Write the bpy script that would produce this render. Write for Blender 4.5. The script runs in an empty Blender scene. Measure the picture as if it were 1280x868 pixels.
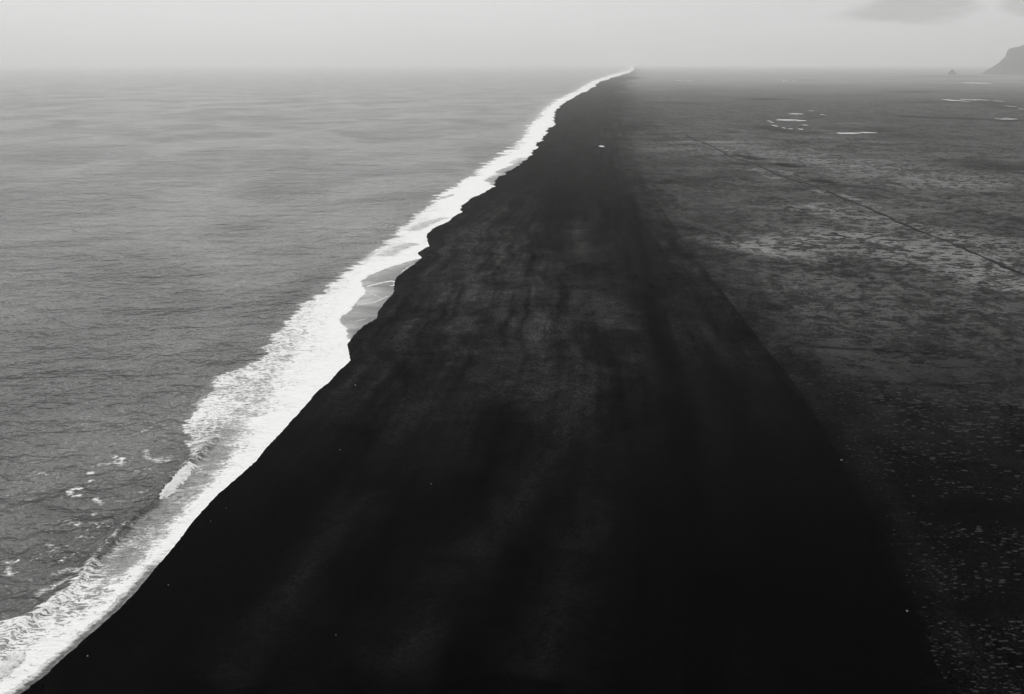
import bpy, math, random
import numpy as np

C = bpy.context.scene.collection
SC = bpy.context.scene
R = math.radians
random.seed(7)
rng = np.random.default_rng(11)

# ------------------------------------------------------------------ camera
CAM_H = 110.0
F_PX = 1108.0                      # focal length in photo pixels (photo 1280 wide)
PITCH = math.atan(355.0 / F_PX)    # horizon 355 px above the centre
cd = bpy.data.cameras.new('camera')
cam = bpy.data.objects.new('camera', cd)
C.objects.link(cam)
cd.sensor_width = 36.0
cd.lens = 36.0 * F_PX / 1280.0
cd.clip_start = 1.0
cd.clip_end = 300000.0
cam.location = (0, 0, CAM_H)
cam.rotation_euler = (math.pi / 2 - PITCH, 0, 0)
SC.camera = cam

# ------------------------------------------------------------------ world, sun, exposure
SUN_EL, SUN_AZ = R(40), R(-20)     # azimuth measured from +Y towards +X
SKY_STRENGTH = 0.10
SUN_STRENGTH = 0.6
EXPOSURE = 0.0
SC.view_settings.view_transform = 'Standard'
SC.view_settings.look = 'None'
SC.view_settings.gamma = 1.0
SC.view_settings.use_curve_mapping = False
SC.view_settings.exposure = EXPOSURE
SC.cycles.max_bounces = 6
SC.cycles.diffuse_bounces = 2
SC.cycles.glossy_bounces = 2
SC.cycles.volume_bounces = 2
SC.cycles.use_denoising = True
SC.cycles.sample_clamp_indirect = 4.0

world = bpy.data.worlds.new('World')
SC.world = world
world.use_nodes = True


class NT:
    """small helper for wiring nodes"""
    def __init__(self, tree):
        self.t = tree
        tree.nodes.clear()

    def n(self, kind, **kw):
        nd = self.t.nodes.new(kind)
        for k, v in kw.items():
            setattr(nd, k, v)
        return nd

    def link(self, a, b):
        self.t.links.new(a, b)

    def _in(self, sock, v):
        if v is None:
            return
        if hasattr(v, 'is_linked') or hasattr(v, 'links'):
            self.link(v, sock)
        else:
            sock.default_value = v

    def math(self, op, a, b=None, c=None, clamp=False):
        nd = self.n('ShaderNodeMath', operation=op, use_clamp=clamp)
        self._in(nd.inputs[0], a)
        self._in(nd.inputs[1], b)
        self._in(nd.inputs[2], c)
        return nd.outputs[0]

    def step(self, x, lo, hi, a=0.0, b=1.0):
        nd = self.n('ShaderNodeMapRange', interpolation_type='SMOOTHSTEP')
        self._in(nd.inputs['Value'], x)
        self._in(nd.inputs['From Min'], lo)
        self._in(nd.inputs['From Max'], hi)
        self._in(nd.inputs['To Min'], a)
        self._in(nd.inputs['To Max'], b)
        return nd.outputs['Result']

    def mixf(self, f, a, b):
        nd = self.n('ShaderNodeMix', data_type='FLOAT')
        self._in(nd.inputs[0], f)
        self._in(nd.inputs[2], a)
        self._in(nd.inputs[3], b)
        return nd.outputs[0]

    def grey(self, v, tint=(1, 1, 0.985)):
        nd = self.n('ShaderNodeCombineColor')
        for i, k in enumerate(tint):
            self._in(nd.inputs[i], self.math('MULTIPLY', v, k))
        return nd.outputs[0]

    def scaled(self, vec, s):
        nd = self.n('ShaderNodeVectorMath', operation='MULTIPLY')
        self.link(vec, nd.inputs[0])
        nd.inputs[1].default_value = s
        return nd.outputs[0]

    def noise(self, vec, scale=1.0, detail=3.0, rough=0.55, dist=0.0):
        nd = self.n('ShaderNodeTexNoise')
        self.link(vec, nd.inputs['Vector'])
        nd.inputs['Scale'].default_value = scale
        nd.inputs['Detail'].default_value = detail
        nd.inputs['Roughness'].default_value = rough
        nd.inputs['Distortion'].default_value = dist
        return nd.outputs['Fac']

    def attr(self, name):
        return self.n('ShaderNodeAttribute', attribute_name=name).outputs['Fac']


def cam_dir(px, py):
    """world direction in which the photo shows the pixel"""
    x, y = (px - 640.0) / F_PX, -(py - 434.0) / F_PX
    return (x, math.cos(PITCH) + math.sin(PITCH) * y, -math.sin(PITCH) + math.cos(PITCH) * y)


def ground(px, py, z=0.0):
    """point of the level z at which the photo shows the pixel"""
    d = cam_dir(px, py)
    t = (z - CAM_H) / d[2]
    return (d[0] * t, d[1] * t)


# overcast sky: Nishita light behind a grey cloud deck, brighter overhead
w = NT(world.node_tree)
sky = w.n('ShaderNodeTexSky', sky_type='NISHITA')
sky.sun_disc = False
sky.sun_elevation = SUN_EL
sky.sun_rotation = SUN_AZ
sky.air_density = 1.0
sky.dust_density = 3.0
bw = w.n('ShaderNodeRGBToBW')
w.link(sky.outputs[0], bw.inputs[0])
tc = w.n('ShaderNodeTexCoord')
sep = w.n('ShaderNodeSeparateXYZ')
w.link(tc.outputs['Generated'], sep.inputs[0])
dx, dy, dz = sep.outputs
up = w.math('MAXIMUM', dz, 0.0)
deck = w.math('MULTIPLY_ADD', w.math('POWER', up, 1.5), 6.0, 7.0)
ys = w.math('MAXIMUM', dy, 0.05)
u = w.math('DIVIDE', dx, ys)
v = w.math('DIVIDE', dz, ys)
comb = w.n('ShaderNodeCombineXYZ')
w.link(w.math('MULTIPLY', u, 7.0), comb.inputs[0])
w.link(w.math('MULTIPLY', v, 38.0), comb.inputs[1])
nz = w.noise(comb.outputs[0], 0.55, 4.0, 0.5, 0.4)
deck = w.math('MULTIPLY', deck, w.math('MULTIPLY_ADD', nz, 0.16, 0.92))
nz2 = w.noise(comb.outputs[0], 2.2, 5.0, 0.55, 0.3)
front = w.step(dy, 0.1, 0.4)
for (px, py, ax, ay, dark) in ((1142, 10, 88, 21, 0.30), (1284, 6, 40, 17, 0.26), (1080, 20, 60, 8, 0.07)):
    d0, d1, d2 = cam_dir(px, py), cam_dir(px + ax, py), cam_dir(px, py + ay)
    u0, v0 = d0[0] / d0[1], d0[2] / d0[1]
    au, av = d1[0] / d1[1] - u0, abs(d2[2] / d2[1] - v0)
    eu = w.math('POWER', w.math('ABSOLUTE', w.math('DIVIDE', w.math('SUBTRACT', u, u0), au)), 2.0)
    ev = w.math('POWER', w.math('ABSOLUTE', w.math('DIVIDE', w.math('SUBTRACT', v, v0), av)), 2.0)
    e = w.math('ADD', eu, ev)
    e = w.math('ADD', e, w.math('MULTIPLY_ADD', nz2, 1.8, -0.9))
    m = w.math('MULTIPLY', w.step(e, 1.2, 0.15), front)
    deck = w.math('MULTIPLY', deck, w.math('MULTIPLY_ADD', m, -dark, 1.0))
tot = w.mixf(0.12, deck, bw.outputs[0])
bg = w.n('ShaderNodeBackground')
w.link(w.grey(tot, (1, 1, 1)), bg.inputs['Color'])
bg.inputs['Strength'].default_value = SKY_STRENGTH
wo = w.n('ShaderNodeOutputWorld')
w.link(bg.outputs[0], wo.inputs['Surface'])

sl = bpy.data.lights.new('sun', 'SUN')
sl.energy = SUN_STRENGTH
sl.angle = R(25)
sl.color = (1.0, 0.99, 0.97)
so = bpy.data.objects.new('sun', sl)
C.objects.link(so)
# light comes from direction (sin az cos el, cos az cos el, sin el)
so.rotation_euler = (math.pi / 2 - SUN_EL, 0, math.pi - SUN_AZ)


# ------------------------------------------------------------------ helpers
def link_mesh(name, verts, faces, mat, parent=None, smooth=True, attrs=None):
    me = bpy.data.meshes.new(name)
    verts = np.asarray(verts, dtype=np.float32)
    if isinstance(faces, np.ndarray):
        me.vertices.add(len(verts))
        me.vertices.foreach_set('co', verts.ravel())
        nf, k = faces.shape
        me.loops.add(nf * k)
        me.loops.foreach_set('vertex_index', faces.ravel().astype(np.int32))
        me.polygons.add(nf)
        me.polygons.foreach_set('loop_start', np.arange(0, nf * k, k, dtype=np.int32))
        me.polygons.foreach_set('loop_total', np.full(nf, k, dtype=np.int32))
        me.update(calc_edges=True)
        me.validate()
    else:
        me.from_pydata([tuple(map(float, p)) for p in verts], [], faces)
        me.update()
    if smooth:
        me.polygons.foreach_set('use_smooth', np.ones(len(me.polygons), dtype=bool))
    for k, a in (attrs or {}).items():
        at = me.attributes.new(k, 'FLOAT', 'POINT')
        at.data.foreach_set('value', np.asarray(a, dtype=np.float32).ravel())
    me.materials.append(mat)
    o = bpy.data.objects.new(name, me)
    C.objects.link(o)
    if parent:
        o.parent = parent
    return o


def structure(o):
    o['kind'] = 'structure'
    return o


def tag(o, label, cat, group=None):
    o['label'] = label
    o['category'] = cat
    if group:
        o['group'] = group
    return o


def grid_faces(nr, nc):
    i = np.arange(nr - 1)[:, None] * nc + np.arange(nc - 1)[None, :]
    i = i.ravel()
    return np.stack([i, i + 1, i + nc + 1, i + nc], axis=1)


def sstep(x, lo, hi):
    t = np.clip((x - lo) / (hi - lo), 0, 1)
    return t * t * (3 - 2 * t)


_perm = rng.random((256, 256))


def vnoise(x, y):
    xi, yi = np.floor(x).astype(int), np.floor(y).astype(int)
    fx, fy = x - xi, y - yi
    fx, fy = fx * fx * (3 - 2 * fx), fy * fy * (3 - 2 * fy)
    g = lambda a, b: _perm[a % 256, b % 256]
    return ((g(xi, yi) * (1 - fx) + g(xi + 1, yi) * fx) * (1 - fy)
            + (g(xi, yi + 1) * (1 - fx) + g(xi + 1, yi + 1) * fx) * fy) * 2 - 1


def fbm(x, y, n=4, g=0.5):
    s, a, t = 0, 1.0, 0
    for k in range(n):
        s = s + a * vnoise(x * 2 ** k + 17.3 * k, y * 2 ** k + 5.1 * k)
        t += a
        a *= g
    return s / t


def world_line(pts):
    return np.array([ground(*p) for p in pts])


def dist_line(X, Y, line, gauss=None):
    """distance of every point to a polyline, position along it 0..1"""
    best = np.full(X.shape, 1e9)
    pos = np.zeros(X.shape)
    n = len(line) - 1
    for k in range(n):
        a, b = line[k], line[k + 1]
        d = b - a
        L2 = d @ d
        t = np.clip(((X - a[0]) * d[0] + (Y - a[1]) * d[1]) / L2, 0, 1)
        q = np.hypot(X - a[0] - t * d[0], Y - a[1] - t * d[1])
        m = q < best
        best = np.where(m, q, best)
        pos = np.where(m, (k + t) / n, pos)
    return best, pos


def edge_fn(pts):
    """photo points of an edge on the ground -> function X(Y)"""
    g = sorted([ground(*p)[::-1] for p in pts])
    Y = np.array([p[0] for p in g])
    X = np.array([p[1] for p in g])
    s0 = (X[1] - X[0]) / (Y[1] - Y[0])

    def f(y):
        r = np.interp(y, Y, X)
        r = np.where(y < Y[0], X[0] + (y - Y[0]) * s0, r)
        return np.where(y > Y[-1], X[-1] * y / Y[-1], r)
    return f


# ------------------------------------------------------------------ edges read off the photograph
SHORE = [(25, 868), (60, 841), (105, 801), (150, 762), (175, 736), (200, 705), (222, 680), (240, 655), (258, 635),
         (275, 617), (288, 606), (300, 596), (322, 576), (338, 556), (350, 544), (368, 524), (385, 505), (398, 489),
         (412, 479), (424, 465), (439.5, 451), (437, 437), (436, 430), (444, 419), (455, 408), (473, 398), (474, 389),
         (482, 379), (493.6, 366), (494, 356), (496, 347.5), (507, 339), (518, 331), (524, 326), (528, 322), (522, 316.5),
         (529, 312), (537, 308), (534, 302), (533.4, 296), (536, 292), (546, 284), (561.5, 277), (568, 270), (574, 265),
         (575.6, 257), (586, 250), (599.5, 244), (619, 233), (618, 227), (626, 219), (637.5, 213), (649, 205), (657, 198),
         (668, 187), (674, 179), (681, 169), (686, 161), (694, 156), (692, 151), (693, 143), (695, 137.5), (708, 127.6),
         (725, 118), (741.5, 109), (750, 102), (770, 96), (786, 91.5), (792, 88)]
FOAM_EDGE = [(25, 868), (105, 801), (200, 705), (300, 596), (385, 505), (439.5, 451), (436, 430), (434, 411), (425, 401),
             (445, 382), (457, 366), (456, 359), (452, 352), (461, 345), (484, 336), (505, 329), (527, 322.5),
             (521, 316.5), (536, 308), (534, 302), (534, 296), (561, 277), (574, 265), (575, 257), (599, 244), (618, 233),
             (605, 226), (620, 219), (622, 213), (642, 205), (655, 198), (667, 187), (680, 169), (694, 156), (693, 143),
             (708, 127.6), (725, 118), (741.5, 109), (750, 102), (770, 96), (786, 91.5), (792, 88)]
FOAM_OUT = [(-140, 868), (-20, 782), (40, 768), (89, 735), (121, 698), (170, 645), (197, 622), (240, 573), (238, 550),
            (234, 525), (269, 476), (330, 447), (338, 424), (380, 383), (417, 350), (455, 326), (478, 308), (497, 292),
            (519, 269.7), (539, 255.6), (548, 244), (573, 230), (592, 219), (620, 199), (649, 182), (663, 160),
            (680, 140), (699, 125), (722, 114), (744, 101), (764, 94.5), (783, 89.5), (789, 87)]
FOAM_SOLID = [(-60, 868), (20, 826), (75, 800), (150, 735), (195, 690), (232, 640), (275, 595), (330, 520), (360, 475),
              (390, 430), (415, 380), (440, 345), (468, 318), (500, 300), (522, 277), (545, 258), (556, 247), (580, 232),
              (600, 219), (626, 199), (653, 182), (668, 160), (683, 140), (701, 125), (723, 116), (745, 102), (765, 95.2),
              (783, 90), (790, 87.2)]
BERM = [(1175, 868), (1155, 790), (1120, 700), (1085, 640), (1045, 565), (1000, 490), (960, 440), (915, 380),
        (875, 330), (845, 285), (815, 240), (795, 205), (785, 170), (778, 140), (780, 115), (786, 100), (792, 92), (795, 88)]

shore0, foam_edge0 = edge_fn(SHORE), edge_fn(FOAM_EDGE)
foam_out, foam_solid, berm0 = edge_fn(FOAM_OUT), edge_fn(FOAM_SOLID), edge_fn(BERM)


def shore(Y):
    s = np.clip(np.abs(Y) / 300.0, 0.5, 12)
    c = sstep(Y, 420, 1000)
    cusp = c * 8.0 * (fbm(Y / 30.0, Y * 0 + 21.3, 3, 0.7) + 0.30)
    return shore0(Y) + cusp + s * (1.9 * fbm(Y / (7 * s), Y * 0 + 3.3, 5, 0.65) + 0.22 * vnoise(Y / 1.1, Y * 0 + 9.1))


def foam_edge(Y):
    f = foam_edge0(Y)
    return f + (shore(Y) - shore0(Y)) + 1.2 * fbm(Y / 5.0, Y * 0 + 61, 4, 0.6) * sstep(shore0(Y) - f, 1.0, 4.0)


def berm(Y):
    s = np.clip(np.abs(Y) / 300.0, 0.6, 20)
    return berm0(Y) + s * 9.0 * fbm(Y / (22 * s), Y * 0 + 7.7, 5, 0.6)


# rows of the ground grids: near rows coarse, then one row about every photo pixel
rows = np.concatenate([np.linspace(-150, 96, 26), CAM_H / np.tan(np.radians(np.linspace(47.5, 0.9, 1250))),
                       np.geomspace(7200, 42000, 60)])
rows = np.unique(np.round(rows, 3))
scale_row = np.clip(rows / 220.0, 1.0, 60.0)[:, None]


# ------------------------------------------------------------------ sea
cc = np.concatenate([np.arange(0, 60, 0.5), np.arange(60, 330, 2.0)])
far_k = np.linspace(0, 1, 46)[1:]
t_near = cc[None, :] * scale_row
t_end = t_near[:, -1:]
t_far = t_end * (60000.0 / t_end) ** far_k[None, :]
T = np.concatenate([t_near, t_far], axis=1)
Yg = np.repeat(rows[:, None], T.shape[1], axis=1)
Xg = shore(rows)[:, None] - T

fe = foam_edge(rows)[:, None]
fo = foam_out(rows)[:, None]
fs = foam_solid(rows)[:, None]
sh = shore(rows)[:, None]
rag = fbm(rows / 7.0, rows * 0 + 31.0, 5, 0.8)[:, None]
fo = fo + np.clip(scale_row, 1, 5) * 4.2 * rag * sstep(rows, 80, 110)[:, None]
fo = fo + 7.0 * fbm(rows / 40.0, rows * 0 + 55.0, 3, 0.7)[:, None] * sstep(rows, 500, 900)[:, None]
fo = np.minimum(fo, fe - 0.4)
fs = np.minimum(np.maximum(fs, fo), fe - 0.2)
near = np.clip(1 - (Yg - 250) / 400, 0, 1)

# density of foam: solid near the edge, lacy towards its seaward limit
k = np.clip((Xg - fo) / np.maximum(fs - fo, 0.3), 0, 1)
py_key = [79, 300, 400, 470, 530, 575, 600, 640, 700, 735, 775, 830, 870]
lace = [0.72, 0.66, 0.64, 0.60, 0.64, 0.52, 0.14, 0.24, 0.46, 0.58, 0.62, 0.62, 0.62]      # lacework at the outer limit
midf = [0.90, 0.72, 0.67, 0.55, 0.48, 0.42, 0.38, 0.37, 0.40, 0.50, 0.57, 0.57, 0.57]      # thinner wash inside it
lacew = [0.3, 0.3, 0.35, 0.45, 0.40, 0.25, 0.1, 0.12, 0.25, 0.50, 0.65, 0.7, 0.7]
py_row = 434 + F_PX * np.tan(np.arctan2(CAM_H, np.maximum(rows, 1.0)) - PITCH)
py_row = np.where(rows < 60, 900, py_row)
ip = lambda v: np.interp(py_row, py_key, v)[:, None]
kk = np.clip(k + 0.22 * fbm(Xg / 5.0, Yg / 3.0, 4, 0.6), 0, 1)
tz = sstep(kk, ip(lacew) * 0.6, ip(lacew) * 1.5 + 0.12)
foam = np.where(Xg > fs, 1.0, ip(lace) * (1 - tz) + ip(midf) * tz + 0.14 * sstep(kk, 0.6, 1.0))
width_out = (4.5 + 6.0 * sstep(rows, 175, 140)[:, None]) * scale_row
outside = np.clip((fo - Xg) / width_out, 0, 1)
patch = np.clip(0.75 + 1.1 * fbm(Xg / 6.0, Yg / 3.2, 4, 0.65), 0, 1.3)
foam = np.where(Xg < fo, 0.47 * (1 - outside) ** 1.6 * patch, foam)
wash = np.where(Xg > fo, 0.36 + 0.34 * kk, 0.30 * (1 - outside) ** 2)
# solid band softly begins
sw = np.minimum(3.6 * scale_row, 0.40 * (fs - fo) + 0.3)
fsj = fs + 2.0 * fbm(Xg / 5.0, Yg / 4.0, 4, 0.6) * np.clip(near, 0.3, 1)
soft = sstep(Xg, fsj - sw, fsj + sw * 0.8)
foam = np.where(Xg > fo, np.minimum(foam, 0.72) * (1 - soft) + soft * (0.71 + 0.29 * sstep(Xg, fsj, fe - 0.5)), foam)
wash = np.maximum(wash, 0.98 * sstep(Xg, fsj - 4.5 * scale_row, fsj + sw))
far_b = sstep(Yg, 500, 800)
foam = np.maximum(foam, np.where((Xg > fo) & (Xg < fe), far_b, 0))
# thin film between foam edge and waterline
film = sstep(Xg, fe - 0.3 * scale_row, fe + 0.3 * scale_row) * sstep(sh - fe, 0.5, 2.5)
foam = foam * (1 - film)
# near shore: last metre or two thins out over the sand
lip = sstep(T, 3.4, 0.3) * (Yg < 190)
lip = lip * sstep(Yg, 190, 172)


def blob(line_px, wid, amp, arr, taper=True):
    ln = world_line(line_px)
    m = dist_line(Xg, Yg, ln)
    f = np.exp(-(m[0] / wid) ** 2)
    if taper:
        f = f * np.clip(4 * m[1] * (1 - m[1]) * 3, 0, 1)
    return np.maximum(arr, f * amp)


# lines of old foam seaward of the break, and streaks of the swash lobes
for pts, wid, amp in (
        ([(112, 587), (125, 581), (150, 580), (152, 584)], 0.7, 0.62),
        ([(107, 593), (122, 590)], 0.6, 0.75), ([(104, 605), (120, 600)], 0.5, 0.72),
        ([(88, 622), (86, 616), (96, 611), (103, 614)], 0.6, 0.75), ([(88, 622), (104, 620)], 0.4, 0.7),
        ([(116, 622), (127, 630), (125, 633)], 0.5, 0.6), ([(113, 645), (124, 641)], 0.6, 0.66),
        ([(93, 660), (102, 652)], 0.5, 0.66), ([(60, 664), (90, 662), (130, 650)], 0.5, 0.45),
        ([(140, 627), (165, 626), (195, 620)], 0.6, 0.56), ([(150, 617), (175, 616), (190, 613)], 0.5, 0.5),
        ([(182, 560), (184, 572), (200, 577), (215, 578)], 0.8, 0.62), ([(162, 546), (180, 540), (192, 533)], 0.7, 0.55),
        ([(240, 560), (246, 568), (238, 575)], 0.8, 0.7), ([(118, 552), (128, 560)], 0.6, 0.5),
        ([(60, 683), (58, 682), (66, 684)], 0.5, 0.62), ([(0, 690), (30, 684), (50, 690)], 0.6, 0.42),
        ([(0, 700), (15, 705), (8, 718), (20, 722)], 0.6, 0.62), ([(0, 725), (25, 715), (60, 712)], 0.5, 0.45),
        ([(60, 720), (85, 712), (100, 716), (120, 712)], 0.7, 0.55), ([(40, 748), (62, 735), (95, 722)], 0.7, 0.58),
        ([(160, 590), (200, 586), (222, 580)], 0.9, 0.42), ([(318, 424), (335, 421), (352, 420)], 0.8, 0.6),
        ([(240, 508), (252, 500), (258, 494)], 0.9, 0.55), ([(300, 470), (330, 455)], 1.0, 0.5)):
    foam = blob(pts, wid * 2.6, amp * 0.86, foam)
for pts, wid, amp in (([(454, 360), (466, 356.5), (478, 353.5), (489, 351.5), (495, 353), (494, 357), (482, 358)], 1.5, 0.62), ([(442, 384), (455, 380), (468, 378), (480, 373), (486, 369)], 1.1, 0.52),
                      ([(462, 366), (470, 370), (478, 373)], 1.0, 0.5), ([(432, 402), (444, 402), (462, 398)], 1.0, 0.42),
                      ([(500, 342), (510, 334), (520, 329)], 1.0, 0.5), ([(497, 296), (510, 287), (530, 279), (556, 270)], 2.4, 0.9),
                      ([(505, 303), (516, 301), (533, 296)], 2.0, 0.6)):
    foam = blob(pts, wid, amp, foam)
# grey backwash pools inside the swash further along the beach
thin = np.zeros_like(Xg)
for pts, wid in (([(512, 290), (535, 279), (560, 271)], 5.5), ([(478, 322), (500, 311), (520, 304)], 5.5),
                 ([(612, 225), (630, 214)], 7.0), ([(640, 205), (655, 197)], 8.0), ([(548, 250), (568, 243)], 3.0)):
    thin = blob(pts, wid, 0.8, thin)
foam = foam * (1 - thin * 0.75)
wash = np.maximum(wash * (1 - thin * 0.2), thin * 0.75)

# drifting lines of old foam outside the break
rid = fbm(Xg / 11.0 + 1.2 * fbm(Xg / 4.0, Yg / 4.0, 3), Yg / 6.0 + 0.8 * fbm(Xg / 3.0 + 9, Yg / 3.0, 3), 4, 0.6)
rid = np.exp(-(rid / 0.075) ** 2) * sstep(fbm(Xg / 22.0 + 40, Yg / 14.0, 3), -0.02, 0.3)
rid = rid * sstep(Yg, 300, 240) * sstep(T, 85, 50) * (Xg < fo)
foam = np.maximum(foam, rid * 0.66)
# dark foot of the rising swell, crest with curls of foam
crest = world_line([(250, 571), (226, 590), (200, 618), (190, 632), (170, 645), (145, 672), (121, 698), (105, 722),
                    (89, 741), (60, 762), (30, 780)])
cdist, cpos = dist_line(Xg, Yg, crest)
crest_x = np.interp(Yg, crest[::-1, 1], crest[::-1, 0])
side = Xg - crest_x                                   # >0 landward
hgt = 1.5 * np.exp(-(np.where(side > 0, side / 1.0, side / 3.0)) ** 2) * sstep(Yg, 128, 150) * sstep(Yg, 262, 236)
curl = np.exp(-(cdist / 1.3) ** 2) * sstep(cpos, 0.30, 0.42) * np.clip(0.75 + 0.9 * fbm(Yg / 2.2, Xg / 3.0 + 2, 3, 0.7), 0, 1.15)
foam = np.maximum(foam * (1 - 0.8 * np.exp(-((side + 0.1) / 1.1) ** 2) * (cpos > 0.28) * (cpos < 0.62) * (cdist < 5)),
                  curl * 0.50)
in_crest = sstep(Yg, 150, 165) * sstep(Yg, 262, 246)
wash = wash * (1 - in_crest * sstep(side, 2.6, 1.2))
crest2 = world_line([(30, 812), (22, 822), (0, 842), (-40, 866)])

swell = (0.20 * np.sin((Xg * 0.96 + Yg * 0.20) / 4.1 + 2.2 * fbm(Xg / 60, Yg / 60, 2))
         + 0.14 * np.sin((Xg * 0.75 - Yg * 0.66) / 2.3 + 2.0 * fbm(Xg / 40, Yg / 40, 2))
         + 0.30 * fbm(Xg / 7.0, Yg / 5.0, 3, 0.6))
swell = swell * np.clip(T / 25.0, 0, 1) * sstep(T, 2.0 * 330 * 1.0, 250) * sstep(Yg, 900, 300)
Z = 0.03 + 0.8 * hgt + swell * 0.75
Z = Z + 0.10 * np.clip(foam, 0, 1) * np.clip(T / 3, 0, 1) * (0.5 + fbm(Xg / 1.4, Yg / 0.9, 3)) * (Yg < 600)
Z = np.where(T < 0.01, 0.02, np.maximum(Z, 0.02 - 0.0 * T))
Z = np.where(T < 6, np.maximum(Z, 0.03), Z)

# --- material of the sea
ms = bpy.data.materials.new('sea_water')
ms.use_nodes = True
s = NT(ms.node_tree)
geo = s.n('ShaderNodeNewGeometry')
P = geo.outputs['Position']
a_foam, a_wash, a_film, a_lip = s.attr('foam'), s.attr('wash'), s.attr('film'), s.attr('lip')
# chop
Pc = s.scaled(P, (0.75, 1.0, 1.0))
chop1 = s.noise(Pc, 0.62, 1.5, 0.45, 0.6)
chopm = s.noise(Pc, 0.24, 1.0, 0.4, 0.5)
chop2 = s.noise(Pc, 0.085, 2.0, 0.45, 0.4)
chopl = s.noise(s.scaled(P, (0.5, 1.0, 1.0)), 0.028, 2.0, 0.5, 0.4)
chop3 = s.noise(s.scaled(P, (0.4, 1.0, 1.0)), 0.012, 3.0, 0.5)
# lacework of foam
warp = s.n('ShaderNodeVectorMath', operation='ADD')
nvec = s.n('ShaderNodeTexNoise')
s.link(s.scaled(P, (0.5, 1.0, 1.0)), nvec.inputs['Vector'])
nvec.inputs['Scale'].default_value = 0.7
nvec.inputs['Detail'].default_value = 4
nv2 = s.n('ShaderNodeVectorMath', operation='MULTIPLY_ADD')
s.link(nvec.outputs['Color'], nv2.inputs[0])
nv2.inputs[1].default_value = (3.0, 3.0, 0)
nv2.inputs[2].default_value = (-1.5, -1.5, 0)
s.link(s.scaled(P, (0.45, 1.0, 0.0)), warp.inputs[0])
s.link(nv2.outputs[0], warp.inputs[1])
vor = s.n('ShaderNodeTexVoronoi', feature='DISTANCE_TO_EDGE')
s.link(warp.outputs[0], vor.inputs['Vector'])
vor.inputs['Scale'].default_value = 0.85
vor2 = s.n('ShaderNodeTexVoronoi', feature='DISTANCE_TO_EDGE')
s.link(warp.outputs[0], vor2.inputs['Vector'])
vor2.inputs['Scale'].default_value = 2.3
web = s.math('ADD', s.math('MULTIPLY', s.step(vor.outputs['Distance'], 0.36, 0.0), 0.65),
             s.math('MULTIPLY', s.step(vor2.outputs['Distance'], 0.30, 0.0), 0.35))
streak = s.noise(s.scaled(P, (0.22, 1.5, 0.0)), 0.9, 5.0, 0.62, 0.4)
fine = s.noise(s.scaled(P, (0.5, 1.0, 0.0)), 2.2, 6.0, 0.72)
pat = s.math('ADD', s.math('MULTIPLY', web, 0.34), s.math('MULTIPLY', streak, 0.46))
pat = s.math('ADD', pat, s.math('MULTIPLY', fine, 0.50))
pat = s.math('SUBTRACT', pat, 0.10)           # about 0.15 .. 0.95
thr = s.math('SUBTRACT', 1.0, a_foam)
fm = s.step(s.math('SUBTRACT', pat, thr), -0.10, 0.24)
fm = s.math('MULTIPLY', fm, s.step(a_foam, 0.02, 0.2))
# ragged thinning at the waterline
lipn = s.step(s.math('SUBTRACT', s.noise(s.scaled(P, (0.5, 1.3, 0.0)), 0.9, 5.0, 0.65, 0.8), s.math('MULTIPLY', a_lip, 0.62)), -0.05, 0.42)
fm = s.math('MULTIPLY', fm, lipn)
washn = s.math('MULTIPLY', a_wash, s.step(streak, 0.25, 0.75, 0.62, 1.0))
base = s.math('MULTIPLY_ADD', s.step(chop2, 0.3, 0.7), 0.04, 0.122)
gust = s.noise(s.scaled(P, (1.1, 0.8, 1.0)), 0.006, 4.0, 0.6, 0.8)
base = s.math('MULTIPLY', base, s.step(chop3, 0.3, 0.7, 0.72, 1.2))
base = s.math('MULTIPLY', base, s.step(gust, 0.3, 0.65, 0.62, 1.2))
wst = s.noise(s.scaled(P, (0.30, 1.3, 0.0)), 1.3, 6.0, 0.7, 0.6)
washn = s.math('MULTIPLY', washn, s.step(wst, 0.30, 0.66, 0.45, 1.25))
base = s.mixf(s.math('MULTIPLY', s.math('MINIMUM', washn, 1.0), lipn), base, s.step(a_wash, 0.4, 1.0, 0.30, 0.72))
filmn = s.math('MULTIPLY', a_film, 1.0)
filmc = s.step(s.noise(s.scaled(P, (0.35, 0.7, 0.0)), 0.10, 5.0, 0.6, 0.8), 0.3, 0.7, 0.10, 0.34)  # grey of thin foam plus sky sheen painted into the base colour
filmc = s.math('MULTIPLY', filmc, s.step(s.attr('fgrad'), 0.1, 1.0, 1.25, 0.55))
base = s.mixf(filmn, base, filmc)
base = s.mixf(s.math('MULTIPLY', a_lip, s.math('SUBTRACT', 1.0, lipn)), base, 0.05)
foamc = s.math('ADD', s.math('MULTIPLY', fine, 0.34), s.math('MULTIPLY_ADD', streak, 0.34, 0.49))
col = s.mixf(fm, base, foamc)
rough = s.mixf(fm, 0.24, 0.9)
bs = s.n('ShaderNodeBsdfPrincipled')
s.link(s.grey(col), bs.inputs['Base Color'])
s.link(rough, bs.inputs['Roughness'])
bs.inputs['IOR'].default_value = 1.33
wind = s.math('MULTIPLY', s.step(chop3, 0.3, 0.7, 0.55, 1.2), s.step(gust, 0.35, 0.62, 1.25, 0.7))
hsum = s.math('ADD', s.math('MULTIPLY', s.math('SUBTRACT', chop1, 0.5), 2.9), s.math('MULTIPLY', s.math('SUBTRACT', chop2, 0.5), 9.0))
hsum = s.math('ADD', hsum, s.math('MULTIPLY', s.math('SUBTRACT', chopm, 0.5), 4.2))
hsum = s.math('ADD', hsum, s.math('MULTIPLY', s.math('SUBTRACT', chopl, 0.5), 16.0))
hsum = s.math('MULTIPLY', hsum, wind)
hsum = s.math('MULTIPLY', hsum, s.math('MULTIPLY_ADD', s.math('MAXIMUM', fm, s.math('MULTIPLY', a_wash, 0.8)), -0.92, 1.0))
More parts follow.
